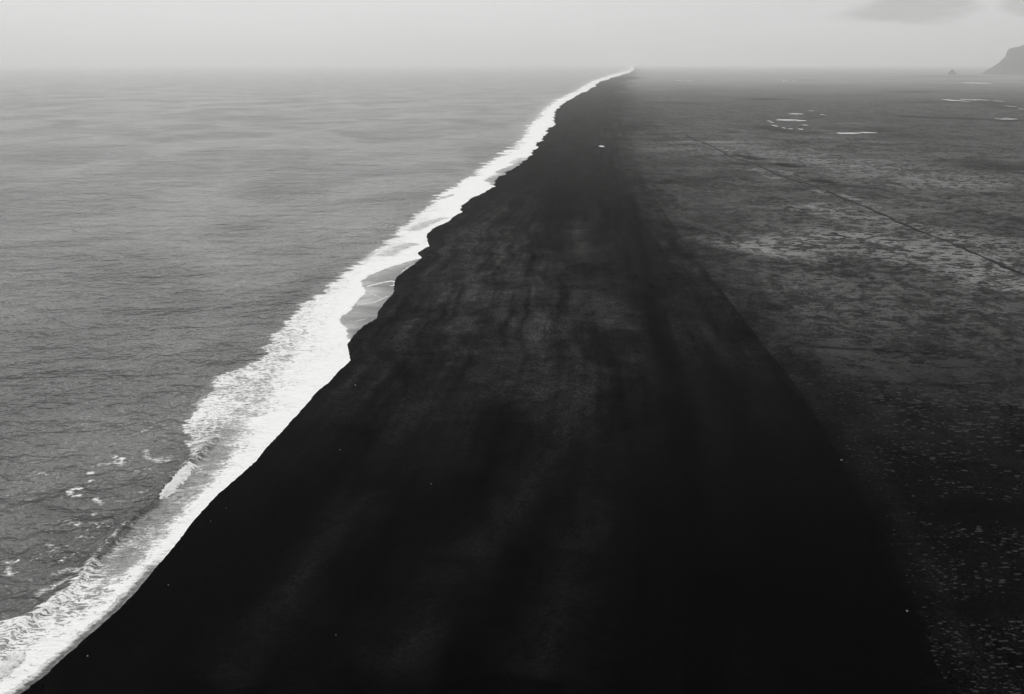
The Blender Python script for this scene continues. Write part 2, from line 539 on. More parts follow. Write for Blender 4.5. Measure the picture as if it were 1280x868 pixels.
calm = s.math('SUBTRACT', 1.0, s.math('MAXIMUM', a_film, s.math('MULTIPLY', a_lip, 0.8)))
hsum = s.math('MULTIPLY', hsum, s.math('MULTIPLY_ADD', calm, 0.9, 0.1))
hsum = s.math('ADD', hsum, s.math('MULTIPLY', s.math('MULTIPLY', fm, fine), 0.15))
bp = s.n('ShaderNodeBump')
bp.inputs['Strength'].default_value = 1.0
bp.inputs['Distance'].default_value = 1.0
s.link(hsum, bp.inputs['Height'])
s.link(bp.outputs[0], bs.inputs['Normal'])
o_ = s.n('ShaderNodeOutputMaterial')
s.link(bs.outputs[0], o_.inputs['Surface'])

verts = np.stack([Xg, Yg, Z], axis=-1).reshape(-1, 3)
sea = link_mesh('sea', verts, grid_faces(*Xg.shape)[:, ::-1], ms,
                attrs={'foam': foam, 'wash': wash, 'film': film, 'lip': lip, 'fgrad': np.clip((Xg - fe) / np.maximum(sh - fe, 0.5), 0, 1) * film})
structure(sea)

# ------------------------------------------------------------------ beach and plain share one material
mg = bpy.data.materials.new('black_sand_and_turf')
mg.use_nodes = True
g = NT(mg.node_tree)
geo = g.n('ShaderNodeNewGeometry')
P = geo.outputs['Position']
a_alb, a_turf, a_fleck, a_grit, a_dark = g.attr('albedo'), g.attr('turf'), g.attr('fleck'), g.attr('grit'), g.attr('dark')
n_big = g.noise(g.scaled(P, (0.9, 0.5, 0)), 0.045, 6.0, 0.62, 0.9)
n_mid = g.noise(g.scaled(P, (0.8, 0.8, 0)), 0.18, 6.0, 0.66, 0.5)
n_wide = g.noise(g.scaled(P, (0.5, 1.0, 0)), 0.004, 6.0, 0.62, 0.6)
n_fine = g.noise(P, 1.6, 4.0, 0.7)
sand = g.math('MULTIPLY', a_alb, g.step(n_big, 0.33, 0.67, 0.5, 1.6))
sand = g.math('MULTIPLY', sand, g.step(n_mid, 0.3, 0.7, 0.6, 1.4))
gritm = g.math('MULTIPLY', a_grit, g.step(n_big, 0.3, 0.65, 0.25, 1.25))
grit = g.step(g.math('SUBTRACT', g.noise(P, 2.3, 5.0, 0.85), g.math('MULTIPLY', g.math('SUBTRACT', 1.0, a_grit), 0.22)), 0.50, 0.68)
sand = g.math('MULTIPLY_ADD', g.math('MULTIPLY', grit, gritm), 0.034, sand)
grain = g.step(g.noise(P, 0.9, 6.0, 0.85, 0.3), 0.40, 0.62, 0.35, 1.9)
sand = g.math('MULTIPLY', sand, grain)
# turf: broad cover broken up, then pale flecks of moss and dry grass
cover = g.step(g.math('SUBTRACT', g.math('ADD', g.math('MULTIPLY', n_mid, 0.6), g.math('MULTIPLY', n_big, 0.4)),
                      g.math('MULTIPLY', g.math('SUBTRACT', 1.0, a_turf), 0.45)), 0.24, 0.50)
turfc = g.math('MULTIPLY', g.step(g.noise(g.scaled(P, (0.7, 1.0, 0)), 0.55, 6.0, 0.8, 0.3), 0.38, 0.62, 0.45, 1.65), 0.060)
turfc = g.math('MULTIPLY', turfc, g.step(g.noise(g.scaled(P, (0.35, 1.0, 0)), 0.02, 6.0, 0.66, 0.5), 0.3, 0.7, 0.5, 1.5))
turfc = g.math('MULTIPLY', turfc, g.step(n_wide, 0.32, 0.66, 0.55, 1.35))
col = g.mixf(g.math('MULTIPLY', cover, a_turf), sand, turfc)
fl1 = g.noise(g.scaled(P, (0.45, 0.8, 0)), 0.42, 6.0, 0.66, 0.5)
fl2 = g.noise(g.scaled(P, (0.4, 1.0, 0)), 0.055, 3.0, 0.6)
flv = g.math('ADD', g.math('MULTIPLY', fl1, 0.80), g.math('MULTIPLY', fl2, 0.20))
mpat = g.noise(g.scaled(P, (0.8, 0.8, 0)), 0.15, 6.0, 0.7, 0.6)
mw = g.noise(g.scaled(P, (0.8, 0.8, 0)), 0.03, 4.0, 0.6, 0.6)
mpat2 = g.noise(g.scaled(P, (0.7, 0.9, 0)), 0.5, 4.0, 0.7, 0.4)
mead = g.step(g.math('ADD', g.math('ADD', g.math('MULTIPLY', mpat, 0.5), g.math('MULTIPLY', mpat2, 0.25)), g.math('MULTIPLY', mw, 0.25)), 0.480, 0.530, 0.04, 1.15)
col = g.math('ADD', col, g.math('MULTIPLY', g.math('MULTIPLY', g.attr('meadow'), mead), 0.15))
col = g.math('ADD', col, g.math('MULTIPLY', g.math('MULTIPLY', g.attr('pale'), g.step(n_wide, 0.3, 0.7, 0.6, 1.3)), 0.16))  # distance haze added to the land colour
flm = g.step(g.math('SUBTRACT', flv, g.math('MULTIPLY', g.math('SUBTRACT', 1.0, a_fleck), 0.22)), 0.48, 0.57)
flm = g.math('MULTIPLY', flm, g.step(a_fleck, 0.0, 0.3))
flc = g.math('MULTIPLY', g.math('MULTIPLY_ADD', a_turf, 0.13, 0.02), g.step(g.noise(P, 0.11, 4.0, 0.7), 0.32, 0.68, 0.35, 1.25))
col = g.mixf(flm, col, flc)
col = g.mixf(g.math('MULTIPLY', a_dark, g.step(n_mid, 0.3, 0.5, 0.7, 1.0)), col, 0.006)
bs = g.n('ShaderNodeBsdfPrincipled')
g.link(g.grey(col), bs.inputs['Base Color'])
bs.inputs['Roughness'].default_value = 0.95
bs.inputs['Specular IOR Level'].default_value = 0.0
bp = g.n('ShaderNodeBump')
bp.inputs['Strength'].default_value = 0.7
bp.inputs['Distance'].default_value = 1.0
hh = g.math('ADD', g.math('MULTIPLY', n_mid, 1.2), g.math('MULTIPLY', n_fine, 0.12))
hh = g.math('ADD', hh, g.math('MULTIPLY', flm, 0.25))
g.link(hh, bp.inputs['Height'])
g.link(bp.outputs[0], bs.inputs['Normal'])
o_ = g.n('ShaderNodeOutputMaterial')
g.link(bs.outputs[0], o_.inputs['Surface'])


def land_z(X, Y):
    d = X - shore(Y)
    b = berm(Y)
    sc = np.clip(Y / 500, 1, 6)
    z = 2.4 * (1 - np.exp(-np.maximum(d, 0) / 22.0)) + np.minimum(d, 0) * 0.09
    z = z - 0.9 * sstep(X, b - 20 * sc, b + 5 * sc)
    ridge = 0.5 * fbm(d / 14.0, Y / 70.0, 4, 0.55) + 0.5 * fbm(X / 60, Y / 160, 3)
    z = z + ridge * sstep(d, 3, 25)
    return z


def px_blob(X, Y, pts, wid, amp, arr, mode='max'):
    ln = world_line(pts)
    q, p = dist_line(X, Y, ln)
    wid = np.hypot(wid, 0.7 * np.maximum(Y, 0) ** 2 / 121880.0)
    f = np.exp(-(q / wid) ** 2) * np.clip(20 * p * (1 - p), 0, 1) * amp
    return np.maximum(arr, f) if mode == 'max' else arr + f


def land_attrs(X, Y):
    sc = np.clip(Y / 300, 0.7, 5)
    b = berm(Y)
    dist = np.hypot(X, Y)
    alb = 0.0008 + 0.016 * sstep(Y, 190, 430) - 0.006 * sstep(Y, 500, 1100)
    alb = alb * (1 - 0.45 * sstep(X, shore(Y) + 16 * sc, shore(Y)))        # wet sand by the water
    cx = (X - shore(Y)) / np.maximum(b - shore(Y), 5)
    inb = (cx > 0.03) * (cx < 1.0)
    alb = alb * (1 + inb * (0.9 * fbm(cx * 24 + 3, Y / 130, 3) + 0.7 * fbm(cx * 70, Y / 60, 3)))
    alb = np.maximum(alb, 0.0004)
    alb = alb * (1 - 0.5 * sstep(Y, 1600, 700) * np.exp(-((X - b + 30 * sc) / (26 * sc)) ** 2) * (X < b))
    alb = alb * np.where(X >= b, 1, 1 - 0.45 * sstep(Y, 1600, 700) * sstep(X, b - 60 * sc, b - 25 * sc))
    grit = np.zeros_like(X)
    for pts, wid, amp in (([(470, 620), (440, 650), (400, 700), (330, 790), (262, 868)], 6.5, 0.8),
                          ([(735, 470), (720, 520), (690, 570), (640, 650), (590, 710), (540, 780), (480, 868)], 7.5, 0.85),
                          ([(745, 620), (735, 660), (715, 720), (695, 800), (680, 868)], 8.0, 0.85),
                          ([(700, 380), (705, 450), (725, 520), (740, 600), (740, 640)], 10.0, 0.55),
                          ([(660, 420), (700, 490), (700, 540)], 9.0, 0.45)):
        grit = px_blob(X, Y, pts, wid, amp, grit)
    alb = alb + grit * 0.0035
    for pts, wid, amp in (([(722, 290), (728, 310), (735, 335)], 9, 0.008), ([(738, 355), (745, 385), (735, 410)], 8, 0.008),
                          ([(760, 400), (780, 420)], 9, 0.006), ([(725, 280), (722, 330)], 7, 0.006),
                          ([(610, 490), (680, 500), (740, 490)], 14, 0.004), ([(560, 420), (640, 400)], 14, 0.005)):
        alb = px_blob(X, Y, pts, wid, amp, alb * 1.0, 'add')
    for pts, wid, amp in (([(788, 250), (805, 320), (820, 400), (845, 500), (866, 620), (876, 760), (880, 900)], 4.5, 0.75),  # shade of the berm slope, painted as a dark stripe in the sand
                          ([(690, 240), (695, 290), (700, 330)], 9, 0.45), ([(1150, 868), (1120, 760), (1000, 520)], 6, 0.3)):
        q, p = dist_line(X, Y, world_line(pts))
        alb = alb * (1 - amp * np.exp(-(q / wid) ** 2))
    plain = sstep(X + 16 * sc * fbm(X / 12 / sc, Y / 20 / sc, 4, 0.65), b - 6 * sc, b + 12 * sc)
    band = np.exp(-((X - b - 10 * sc) / (9 * sc)) ** 2)                     # gritty edge of the plain
    grit = np.maximum(grit, np.maximum(0.9 * band, 0.55 * plain) * sstep(Y, 2500, 900))
    # plain's base brightness: turf and sand darkened near the viewer, a painted vignette
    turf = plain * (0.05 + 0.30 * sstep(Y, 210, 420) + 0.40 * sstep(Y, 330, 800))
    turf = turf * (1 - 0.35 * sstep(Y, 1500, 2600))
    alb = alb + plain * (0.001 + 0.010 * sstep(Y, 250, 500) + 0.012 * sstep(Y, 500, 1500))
    fleck = plain * sstep(X, b + 8 * sc, b + 45 * sc) * (0.05 + 0.30 * sstep(Y, 180, 420) - 0.25 * sstep(Y, 700, 1100))
    # bright mossy field and the pale strips beside the bank
    for pts, wid, amp in (([(930, 322), (1060, 325), (1200, 350), (1330, 380)], 34, 0.78),
                          ([(950, 290), (1060, 285), (1180, 310), (1300, 330)], 40, 0.72),
                          ([(1060, 262), (1180, 290), (1300, 320)], 40, 0.85),
                          ([(890, 176), (930, 190), (960, 203), (1010, 218), (1090, 222)], 60, 0.85),
                          ([(960, 185), (1060, 200), (1200, 225)], 100, 0.55),
                          ([(1000, 410), (1280, 420)], 22, 0.42), ([(1050, 480), (1280, 530)], 26, 0.36),
                          ([(1100, 590), (1300, 620)], 22, 0.36), ([(830, 112), (900, 118)], 90, 0.6),
                          ([(860, 130), (930, 136)], 60, 0.5)):
        fleck = px_blob(X, Y, pts, wid, amp, fleck)
    for pts, wid, amp in (([(930, 322), (1060, 300), (1200, 330), (1330, 370)], 60, 0.95),
                          ([(890, 176), (960, 195), (1090, 210), (1250, 250)], 110, 0.95),
                          ([(800, 110), (950, 122)], 220, 0.7)):
        turf = px_blob(X, Y, pts, wid, amp * 1.0, turf)
    turf, fleck = turf * plain, fleck * plain
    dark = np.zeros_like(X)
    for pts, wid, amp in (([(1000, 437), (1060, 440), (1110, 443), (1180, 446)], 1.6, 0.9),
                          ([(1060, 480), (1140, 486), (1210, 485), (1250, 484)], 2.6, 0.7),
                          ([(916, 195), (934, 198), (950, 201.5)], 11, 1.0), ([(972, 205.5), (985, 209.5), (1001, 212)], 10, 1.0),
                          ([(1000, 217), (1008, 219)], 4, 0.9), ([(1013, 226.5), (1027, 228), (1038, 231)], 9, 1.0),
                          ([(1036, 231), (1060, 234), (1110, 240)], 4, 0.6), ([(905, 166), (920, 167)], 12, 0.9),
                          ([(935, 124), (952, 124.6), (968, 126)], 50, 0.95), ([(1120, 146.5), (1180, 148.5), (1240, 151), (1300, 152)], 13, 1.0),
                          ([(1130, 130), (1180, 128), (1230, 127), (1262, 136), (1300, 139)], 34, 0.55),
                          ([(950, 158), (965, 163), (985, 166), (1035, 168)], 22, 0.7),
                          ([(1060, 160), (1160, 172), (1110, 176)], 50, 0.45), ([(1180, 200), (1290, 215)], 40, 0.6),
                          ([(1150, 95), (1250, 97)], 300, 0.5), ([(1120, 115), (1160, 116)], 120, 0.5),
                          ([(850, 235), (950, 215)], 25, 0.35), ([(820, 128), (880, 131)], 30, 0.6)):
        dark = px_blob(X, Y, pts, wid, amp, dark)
    pale = sstep(Y, 1700, 6500) * plain  # far land lightened in its own colour to stand in for haze
    meadow = plain * 0.30 * sstep(Y, 230, 420) * sstep(X, b + 6 * sc, b + 30 * sc)
    for pts, wid, amp in (([(930, 322), (1060, 300), (1200, 330), (1330, 370)], 48, 0.95), ([(1000, 255), (1120, 285), (1300, 320)], 40, 0.85),
                          ([(890, 176), (960, 195), (1090, 212), (1250, 240)], 110, 0.75), ([(1150, 300), (1300, 345)], 30, 0.9), ([(1060, 385), (1180, 395), (1330, 400)], 30, 0.35),
                          ([(886, 180), (902, 187), (918, 194), (940, 200)], 9, 1.0), ([(940, 212), (958, 220), (975, 226)], 8, 1.0),
                          ([(968, 212), (990, 220), (1006, 223)], 7, 1.0), ([(1015, 236), (1035, 246)], 6, 1.0), ([(1045, 243), (1080, 256), (1100, 264)], 6, 0.9),
                          ([(820, 112), (900, 116)], 110, 0.45), ([(1050, 120), (1200, 140)], 200, 0.12)):
        meadow = px_blob(X, Y, pts, wid, amp * plain, meadow)
    return dict(pale=pale, meadow=meadow, albedo=alb, turf=turf, fleck=fleck, grit=grit, dark=dark * plain)


bs_ = berm(rows)[:, None]
s_ = shore(rows)[:, None]
cb = np.linspace(0, 1, 300)[None, :]
Xb = s_ - 25 * scale_row * (1 - np.linspace(0, 1, 12)[None, :-1]) ** 1.0
Xb = np.concatenate([Xb, s_ + (bs_ - s_) * cb], axis=1)
Yb = np.repeat(rows[:, None], Xb.shape[1], axis=1)
Zb = land_z(Xb, Yb)
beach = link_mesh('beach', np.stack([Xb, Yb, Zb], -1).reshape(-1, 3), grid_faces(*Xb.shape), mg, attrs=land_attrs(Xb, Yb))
structure(beach)

c1 = np.concatenate([np.arange(0, 260, 1.3)])[None, :] * scale_row
c_end = c1[:, -1:]
c2 = c_end * (60000.0 / c_end) ** np.linspace(0, 1, 60)[None, 1:]
Xp = bs_ + np.concatenate([c1, c2], axis=1)
Yp = np.repeat(rows[:, None], Xp.shape[1], axis=1)
Zp = land_z(Xp, Yp)
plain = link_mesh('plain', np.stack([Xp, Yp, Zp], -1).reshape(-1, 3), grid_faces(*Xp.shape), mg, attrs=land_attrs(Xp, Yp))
structure(plain)


def gz(x, y):
    return float(land_z(np.array([float(x)]), np.array([float(y)]))[0])


def simple_mat(name, val, rough=0.8, spec=0.3, nscale=0.5, var=0.3, bump=0.0, tint=(1, 1, 0.985)):
    m = bpy.data.materials.new(name)
    m.use_nodes = True
    q = NT(m.node_tree)
    p = q.n('ShaderNodeNewGeometry').outputs['Position']
    nz = q.noise(p, nscale, 4.0, 0.6)
    c = q.math('MULTIPLY', q.math('MULTIPLY_ADD', nz, 2 * var, 1 - var), val)
    b = q.n('ShaderNodeBsdfPrincipled')
    q.link(q.grey(c, tint), b.inputs['Base Color'])
    b.inputs['Roughness'].default_value = rough
    b.inputs['Specular IOR Level'].default_value = spec
    if bump:
        bb = q.n('ShaderNodeBump')
        bb.inputs['Distance'].default_value = bump
        q.link(nz, bb.inputs['Height'])
        q.link(bb.outputs[0], b.inputs['Normal'])
    o = q.n('ShaderNodeOutputMaterial')
    q.link(b.outputs[0], o.inputs['Surface'])
    return m


M_bank = simple_mat('dark_gravel', 0.012, 0.95, 0.1, 0.8, 0.4)
M_pond = simple_mat('pond_water', 0.43, 0.08, 0.6, 0.05, 0.2)
M_rock = simple_mat('hill_rock', 0.09, 0.95, 0.1, 0.01, 0.5, 12.0)
M_wall = simple_mat('pale_render', 0.85, 0.8, 0.3, 0.3, 0.05)
M_roof = simple_mat('roof_sheet', 0.30, 0.6, 0.3, 0.3, 0.15)
M_glass = simple_mat('window_glass', 0.04, 0.1, 0.5, 0.3, 0.1)
M_stone = simple_mat('pale_stone', 0.30, 0.85, 0.3, 5.0, 0.3, 0.05)
M_moss = simple_mat('dry_moss', 0.036, 0.95, 0.0, 1.1, 1.0)

# ------------------------------------------------------------------ low bank with its track across the plain
bank_px = [(858, 171), (866, 175), (880, 180), (896, 188), (912, 197), (930, 203), (945, 208), (960, 215), (975, 222),
           (992, 227), (1010, 232), (1030, 240), (1050, 249), (1075, 259), (1100, 270), (1128, 283), (1150, 292),
           (1180, 303), (1205, 314), (1235, 327), (1262, 340), (1290, 350), (1340, 372), (1400, 398)]
line = world_line(bank_px)
# resample densely with small irregularities
seg = np.hypot(*np.diff(line, axis=0).T)
ss = np.concatenate([[0], np.cumsum(seg)])
tt = np.arange(0, ss[-1], 2.0)
bx, by = np.interp(tt, ss, line[:, 0]), np.interp(tt, ss, line[:, 1])
bx = bx + 0.9 * fbm(tt / 22, tt * 0 + 1.0) + 0.5 * vnoise(tt / 6, tt * 0 + 4)
tx, ty = np.gradient(bx), np.gradient(by)
ln_ = np.hypot(tx, ty)
nx_, ny_ = -ty / ln_, tx / ln_
prof = [(-2.6, -0.7), (-1.5, 0.4), (-0.9, 0.75), (0.9, 0.75), (1.5, 0.4), (2.6, -0.7)]
bw_ = 0.75 + 0.9 * fbm(tt / 14, tt * 0 + 8, 4, 0.7)
vs = []
for o, h in prof:
    x, y = bx + nx_ * o * bw_, by + ny_ * o * bw_
    z = land_z(x, y) + h * (0.8 + 0.3 * vnoise(tt / 5, tt * 0 + o)) - 0.3 * sstep(fbm(tt / 25, tt * 0 + 2, 3), 0.12, 0.4)
    vs.append(np.stack([x, y, z], -1))
vs = np.stack(vs, axis=1)
bank = link_mesh('embankment', vs.reshape(-1, 3), grid_faces(vs.shape[0], len(prof)), M_bank)
structure(bank)


# ------------------------------------------------------------------ ponds and pools on the plain (flat water)
def pond(cx, cy, wpx, hpx, seed):
    """water sheet at the photo pixel, wpx x hpx there, ragged outline, a little below its banks"""
    lvl_x, lvl_y = ground(cx, cy)
    z = gz(lvl_x, lvl_y) + 0.35
    x0, y0 = ground(cx, cy, z)
    xa = ground(cx - wpx / 2, cy, z)[0]
    xb = ground(cx + wpx / 2, cy, z)[0]
    ya = ground(cx, cy + hpx / 2, z)[1]
    yb = ground(cx, cy - hpx / 2, z)[1]
    rx, ry = (xb - xa) / 2, (yb - ya) / 2
    n = 44
    vs = [(x0, y0, z)]
    for i in range(n):
        a = 2 * math.pi * i / n
        r = 0.85 + 0.28 * float(vnoise(np.array([math.cos(a) * 1.4 + seed]), np.array([math.sin(a) * 2.4 + seed * 1.7]))[0]) \
            + 0.18 * float(vnoise(np.array([math.cos(a) * 5 + seed]), np.array([math.sin(a) * 5.0]))[0])
        vs.append((x0 + rx * r * math.cos(a), y0 + ry * r * math.sin(a), z))
    # bank skirt into the ground so the sheet has depth
    for i in range(n):
        v = vs[1 + i]
        vs.append((x0 + (v[0] - x0) * 1.03, y0 + (v[1] - y0) * 1.03, z - 1.6))
    fs_ = [(0, 1 + i, 1 + (i + 1) % n) for i in range(n)]
    fs_ += [(1 + i, 1 + n + i, 1 + n + (i + 1) % n, 1 + (i + 1) % n) for i in range(n)]
    o = link_mesh('pond', vs, fs_, M_pond, smooth=False)
    structure(o)
    return o


for i, a in enumerate([
        (995, 142.6, 22, 1.3), (985, 150, 26, 1.7), (1001, 150.8, 14, 1.2), (961.5, 151.5, 4, 1.2), (965, 153, 4, 0.9),
        (968.5, 157.3, 5, 2.0), (980, 160, 4, 1.6), (988, 161, 5, 0.9), (1001, 161.5, 6, 1.2), (1006, 156.5, 7, 0.8),
        (1028, 143.5, 6, 0.7), (1058, 166.6, 32, 2.1), (1083, 165.8, 28, 1.1), (1189, 125.4, 14, 2.0), (1199, 126, 8, 2.1),
        (1211, 124.8, 9, 2.0), (1227, 125, 9, 1.6), (1248, 126.6, 7, 1.3), (1263.5, 133, 5, 1.4), (1279, 136.5, 5, 1.6),
        (1250, 149, 4.5, 2.0), (1259, 148.9, 6, 1.8), (1264, 148.2, 4, 2.0), (1220, 104, 30, 1.3), (1213, 92, 12, 0.8),
        (1279, 93.2, 12, 1.0), (848, 100.8, 5, 0.8), (861, 101, 8, 0.6), (752, 183, 7.5, 2.2), (1014, 138.5, 5, 0.5)]):
    pond(*a, seed=3.1 * i + 1)

# ------------------------------------------------------------------ far hills
def hill(name, sil, D, depth, seed, base_px):
    """rock hill whose skyline the photo shows as sil; D metres off, depth metres front to back"""
    xs, hs = [], []
    for px, py in sil:
        d = cam_dir(px, py)
        t = D / d[1]
        xs.append(d[0] * t)
        hs.append(CAM_H + d[2] * t)
    xs, hs = np.array(xs), np.array(hs)
    nx, ny = 170, 70
    X = np.linspace(xs[0], xs[-1], nx)[None, :].repeat(ny, 0)
    v = np.linspace(-1, 1, ny)[:, None].repeat(nx, 1)
    Y = D + v * depth
    Hs = np.interp(X, xs, np.maximum(hs, -5))
    X = X + (xs.mean() / D) * (Y - D)          # sheared along the view line so the skyline keeps its outline
    w_ = np.clip(Hs / max(hs) + 0.25, 0.2, 1)
    prof = np.clip(1.25 - np.abs(v / w_) * 1.25, 0, 1)
    prof = sstep(prof, 0, 0.95)
    gully = fbm(X / (depth * 0.12) + seed, Y / (depth * 0.5), 4)
    Z = Hs * prof * (1 - 0.22 * np.abs(v) * (1 + gully)) + 0.06 * max(hs) * gully * prof * (np.abs(v) > 0.05)
    Z = np.where(prof <= 0, -8, Z) - 2
    o = link_mesh(name, np.stack([X, Y, Z], -1).reshape(-1, 3), grid_faces(ny, nx), M_rock)
    structure(o)
    return o


hill('hill', [(1226, 93), (1232, 88.6), (1239, 84.6), (1245.3, 81), (1250, 77), (1254.5, 73), (1257.7, 70), (1259, 64),
              (1261.5, 61.2), (1269, 59), (1273.5, 58.6), (1280, 56), (1300, 50), (1330, 47), (1370, 52), (1400, 66),
              (1440, 84), (1460, 93)], 9600.0, 900.0, 2.0, 92)
hill('hill', [(1184, 93), (1186.5, 90), (1188.5, 87.5), (1190.5, 86.6), (1192.5, 87.6), (1194, 90.5), (1197, 93)], 9300.0, 60.0, 5.0, 91)


# ------------------------------------------------------------------ farm buildings far off
def box_vf(x0, x1, y0, y1, z0, z1):
    v = [(x0, y0, z0), (x1, y0, z0), (x1, y1, z0), (x0, y1, z0), (x0, y0, z1), (x1, y0, z1), (x1, y1, z1), (x0, y1, z1)]
    f = [(0, 3, 2, 1), (4, 5, 6, 7), (0, 1, 5, 4), (1, 2, 6, 5), (2, 3, 7, 6), (3, 0, 4, 7)]
    return v, f


def farmhouse(px, py, wd, dp, ht, rf, label, nwin):
    x, y = ground(px, py)
    e = bpy.data.objects.new('farm_building', None)
    C.objects.link(e)
    e.location = (x, y, gz(x, y))
    tag(e, label, 'building', 'farm buildings far out on the plain')
    v, f = box_vf(-wd / 2, wd / 2, -dp / 2, dp / 2, -2, ht)
    # gable points join the walls
    v += [(-wd / 2, 0, ht + rf), (wd / 2, 0, ht + rf)]
    f = [q for q in f if q != (4, 5, 6, 7)] + [(4, 8, 7), (5, 6, 9)]
    link_mesh('wall', v, f, M_wall, e, smooth=False)
    o, th = 0.6, 0.35
    r = []
    for sx in (-wd / 2 - o, wd / 2 + o):
        r += [(sx, -dp / 2 - o, ht - o * rf / (dp / 2) + 0.05), (sx, 0, ht + rf + 0.05), (sx, dp / 2 + o, ht - o * rf / (dp / 2) + 0.05),
              (sx, dp / 2 + o, ht - o * rf / (dp / 2) + th), (sx, 0, ht + rf + th), (sx, -dp / 2 - o, ht - o * rf / (dp / 2) + th)]
    rfc = [(i, (i + 1) % 6, 6 + (i + 1) % 6, 6 + i) for i in range(6)] + [(0, 5, 4, 1), (1, 4, 3, 2), (6, 7, 10, 11), (7, 8, 9, 10)]
    link_mesh('roof', r, rfc, M_roof, e, smooth=False)
    for i in range(nwin):
        cx = -wd / 2 + wd * (i + 0.5) / nwin
        v, f = box_vf(cx - 0.8, cx + 0.8, -dp / 2 - 0.08, -dp / 2 + 0.02, ht * 0.35, ht * 0.35 + 1.6)
        link_mesh('window', v, f, M_glass, e, smooth=False)


farmhouse(979.6, 102.6, 11, 10, 12, 5, 'tallest pale farm building of the far cluster, narrow with a steep roof', 3)
farmhouse(984.2, 103.0, 17, 10, 6, 3, 'pale wide farmhouse just right of the tallest far farm building', 4)
farmhouse(993.0, 103.0, 20, 11, 5.5, 3, 'long low pale barn at the right end of the far farm cluster', 4)
farmhouse(974.0, 102.6, 13, 9, 4.5, 2.5, 'low pale shed at the left end of the far farm cluster', 3)

# ------------------------------------------------------------------ breaking waves
mf = bpy.data.materials.new('churned_foam')
mf.use_nodes = True
q = NT(mf.node_tree)
p = q.n('ShaderNodeNewGeometry').outputs['Position']
n1 = q.noise(p, 1.8, 5.0, 0.7)
n0 = q.noise(p, 0.5, 3.0, 0.6)
c = q.math('ADD', q.math('MULTIPLY', n1, 0.18), q.math('MULTIPLY_ADD', n0, 0.12, 0.62))
b = q.n('ShaderNodeBsdfPrincipled')
q.link(q.grey(c), b.inputs['Base Color'])
b.inputs['Roughness'].default_value = 0.9
bb = q.n('ShaderNodeBump')
bb.inputs['Distance'].default_value = 0.25
q.link(n1, bb.inputs['Height'])
q.link(bb.outputs[0], b.inputs['Normal'])
o = q.n('ShaderNodeOutputMaterial')
q.link(b.outputs[0], o.inputs['Surface'])


def breaker(left, right, height, label, seed):
    """lumpy roll of white water between two ground outlines given top to bottom"""
    L, Rr = world_line(left), world_line(right)

    def res(line, n):
        s = np.concatenate([[0], np.cumsum(np.hypot(*np.diff(line, axis=0).T))])
        t = np.linspace(0, s[-1], n)
        return np.stack([np.interp(t, s, line[:, 0]), np.interp(t, s, line[:, 1])], -1)
    n, m = 120, 36
    L, Rr = res(L, n), res(Rr, n)
    u_ = np.linspace(0, 1, m)[None, :, None]
    XY = L[:, None, :] * (1 - u_) + Rr[:, None, :] * u_
    X, Y = XY[..., 0], XY[..., 1]
    k = np.linspace(0, 1, n)[:, None]
    endt = np.clip(np.sin(math.pi * k) * 2.2, 0, 1)
    uu = np.linspace(0, 1, m)[None, :]
    prof = np.where(uu < 0.35, np.sin(uu / 0.35 * math.pi / 2), 1 - sstep(uu, 0.35, 1.0) * 0.97)
    X = X + 1.5 * fbm(Y / 1.1 + seed, uu * 1.5 + Y * 0, 4, 0.7) * (0.25 + np.abs(uu - 0.5) * 1.8)
    Y = Y + 0.7 * fbm(X / 0.9, Y / 0.9 + seed, 3)
    Z = 0.1 + height * prof * endt + 0.55 * (0.35 + fbm(X / 0.7 + seed, Y / 0.7, 4, 0.65)) * endt * np.clip(np.sin(math.pi * uu) * 2, 0, 1)
    Z[:, 0] = -1.0
    Z[:, -1] = -1.0
    Z[0, :] = -1.0
    Z[-1, :] = -1.0
    o = link_mesh('breaking_wave', np.stack([X, Y, Z], -1).reshape(-1, 3), grid_faces(n, m), mf)
    tag(o, label, 'wave', 'breaking waves close to the shore')


breaker([(245, 575), (238, 577), (229, 583), (221, 591), (213, 600), (205, 611), (199, 620), (195, 628)],
        [(247, 577), (243, 586), (237, 596), (229, 606), (220, 614), (211, 622), (203, 626), (196, 629)], 0.9,
        'thick white breaking wave, an isolated spindle of foam offshore of the black beach', 1.0)
breaker([(28, 813), (18, 819), (8, 828), (-6, 840), (-30, 858), (-60, 880)],
        [(31, 816), (28, 826), (18, 838), (6, 848), (-14, 862), (-50, 884)], 0.7,
        'white breaking wave cut off by the lower left corner, amid lacy foam', 5.0)


# ------------------------------------------------------------------ pale stones lying on the sand
def stone(px, py, size, label):
    x, y = ground(px, py, 2.0)
    z = gz(x, y)
    n, m = 10, 7
    vs = []
    sd = px * 0.37
    for j in range(m + 1):
        th = math.pi * j / m
        for i in range(n):
            ph = 2 * math.pi * i / n
            r = 1 + 0.28 * float(vnoise(np.array([math.cos(ph) * 1.5 + sd]), np.array([math.sin(ph) * 1.5 + th * 1.3]))[0])
            vs.append((r * math.sin(th) * math.cos(ph) * size, 0.75 * r * math.sin(th) * math.sin(ph) * size,
                       0.6 * r * math.cos(th) * size))
    fs_ = [(j * n + i, (j + 1) * n + i, (j + 1) * n + (i + 1) % n, j * n + (i + 1) % n) for j in range(m) for i in range(n)]
    o = link_mesh('stone', vs, fs_, M_stone, smooth=False)
    o.location = (x, y, z + size * 0.25)
    o.rotation_euler.z = sd
    tag(o, label, 'stone', 'pale stones scattered on the black sand')


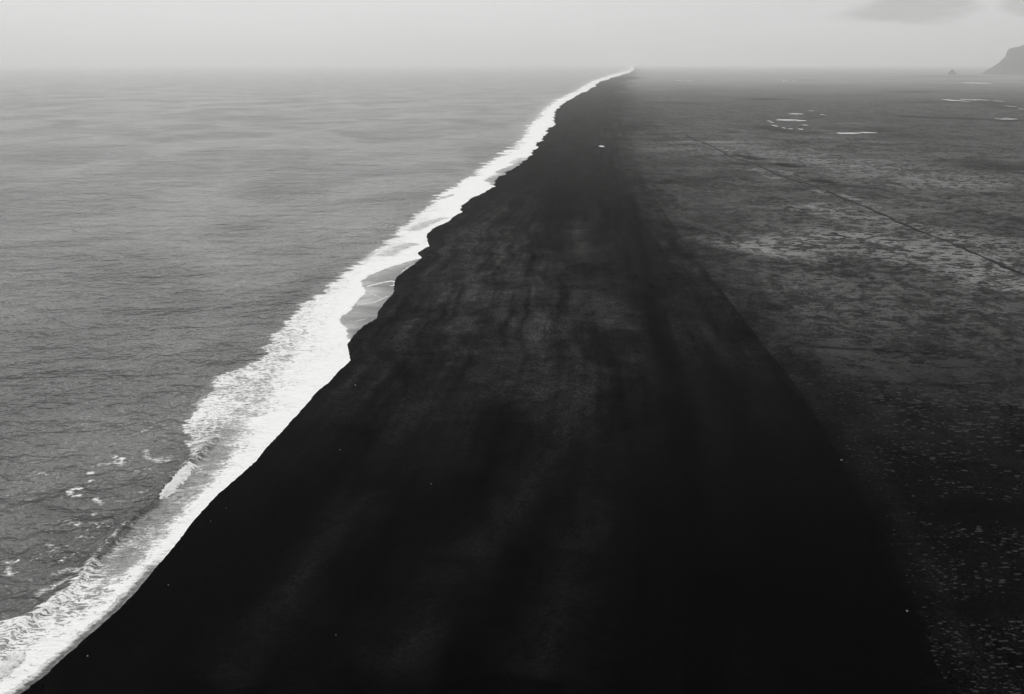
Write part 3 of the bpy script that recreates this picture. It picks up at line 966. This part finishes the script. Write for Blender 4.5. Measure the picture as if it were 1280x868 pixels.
stone(108, 812, 0.22, 'pale stone on black sand, nearest to the foam in the lower left corner')
stone(209.5, 724.5, 0.20, 'pale stone on black sand, second up the waterline from the lower left corner')
stone(262.5, 645, 0.17, 'small pale stone beside the waterline, downshore of the white breaking wave')
stone(282, 629, 0.14, 'tiny pale stone right beside the waterline, inland of the isolated breaking wave')
stone(420, 796, 0.16, 'lone pale stone on dark sand below the left gravel streak')
stone(425, 562, 0.22, 'lone pale stone on dark sand up the left side of the beach')
stone(539, 606, 0.22, 'pale upright stone in the middle of the dark beach')
stone(1134, 762, 0.26, 'pale stone at the boundary of black beach and stony plain, lower right')
stone(1052, 574, 0.30, 'pale stone where the black beach meets the speckled plain, mid right')
stone(444, 479, 0.28, 'small pale stone just inland of the thick white surf')

# ------------------------------------------------------------------ low mossy hummocks of the plain (uncountable)
N = 26000
hy = CAM_H / np.tan(np.radians(rng.uniform(7.0, 44, N * 3)))
hx = berm(hy) + rng.random(N * 3) ** 0.8 * (hy * 0.62 - berm(hy) + 30)
dens = fbm(hx / 16, hy / 10, 3) + 0.5 * fbm(hx / 60, hy / 40, 2)
sc_ = np.clip(hy / 300, 0.7, 3)
keep = (dens > -0.55 + 1.0 * rng.random(N * 3)) & (rng.random(N * 3) < 0.36) & (hx > berm(hy) - 3 * sc_ + 14 * sc_ * fbm(hx / 9, hy / 12, 3) + 8 * sc_ * rng.random(N * 3)) & (hx < hy * 0.64 + 30)
hx, hy = hx[keep][:N], hy[keep][:N]
n = len(hx)
hz = land_z(hx, hy)
size = (0.08 + 0.44 * rng.random(n) ** 5) * np.clip(hy / 260, 0.8, 2.2) * (0.6 + 0.8 * sstep(hx - berm(hy), 0, 60))
ring, lv = 8, [(1.0, -0.15), (0.75, 0.22), (0.35, 0.36)]
V = np.zeros((n, ring * 3 + 1, 3), dtype=np.float32)
rot = rng.uniform(0, 6.28, n)
for li, (rr, zz) in enumerate(lv):
    for i in range(ring):
        a = 2 * math.pi * i / ring
        wob = 1 + 0.3 * (rng.random(n) - 0.5) * 2
        lx, ly = rr * wob * math.cos(a) * 2.4, rr * wob * math.sin(a)
        V[:, li * ring + i, 0] = hx + size * lx
        V[:, li * ring + i, 1] = hy + size * ly
        V[:, li * ring + i, 2] = hz + size * zz
V[:, -1, 0], V[:, -1, 1], V[:, -1, 2] = hx, hy, hz + size * 0.4
fq = []
for li in range(2):
    for i in range(ring):
        a, b_ = li * ring + i, li * ring + (i + 1) % ring
        fq.append((a, b_, b_ + ring, a + ring))
for i in range(0, ring, 2):
    a = 2 * ring + i
    fq.append((a, 2 * ring + (i + 1) % ring, 2 * ring + (i + 2) % ring, 3 * ring))
fq = np.array(fq)
FF = (fq[None] + (np.arange(n) * (ring * 3 + 1))[:, None, None]).reshape(-1, 4)
hm = link_mesh('moss_hummocks', V.reshape(-1, 3), FF, M_moss)
hm['kind'] = 'stuff'

# ------------------------------------------------------------------ haze
mh = bpy.data.materials.new('sea_haze')
mh.use_nodes = True
q = NT(mh.node_tree)
pv = q.n('ShaderNodeVolumePrincipled')
pv.inputs['Color'].default_value = (1.0, 1.0, 0.99, 1)
pv.inputs['Density'].default_value = 8.8e-5
pv.inputs['Anisotropy'].default_value = 0.6
o = q.n('ShaderNodeOutputMaterial')
q.link(pv.outputs[0], o.inputs['Volume'])
v, f = box_vf(-66000, 66000, -1500, 43500, -12, 420)
hz_o = link_mesh('haze', v, f, mh, smooth=False)
hz_o['kind'] = 'stuff'
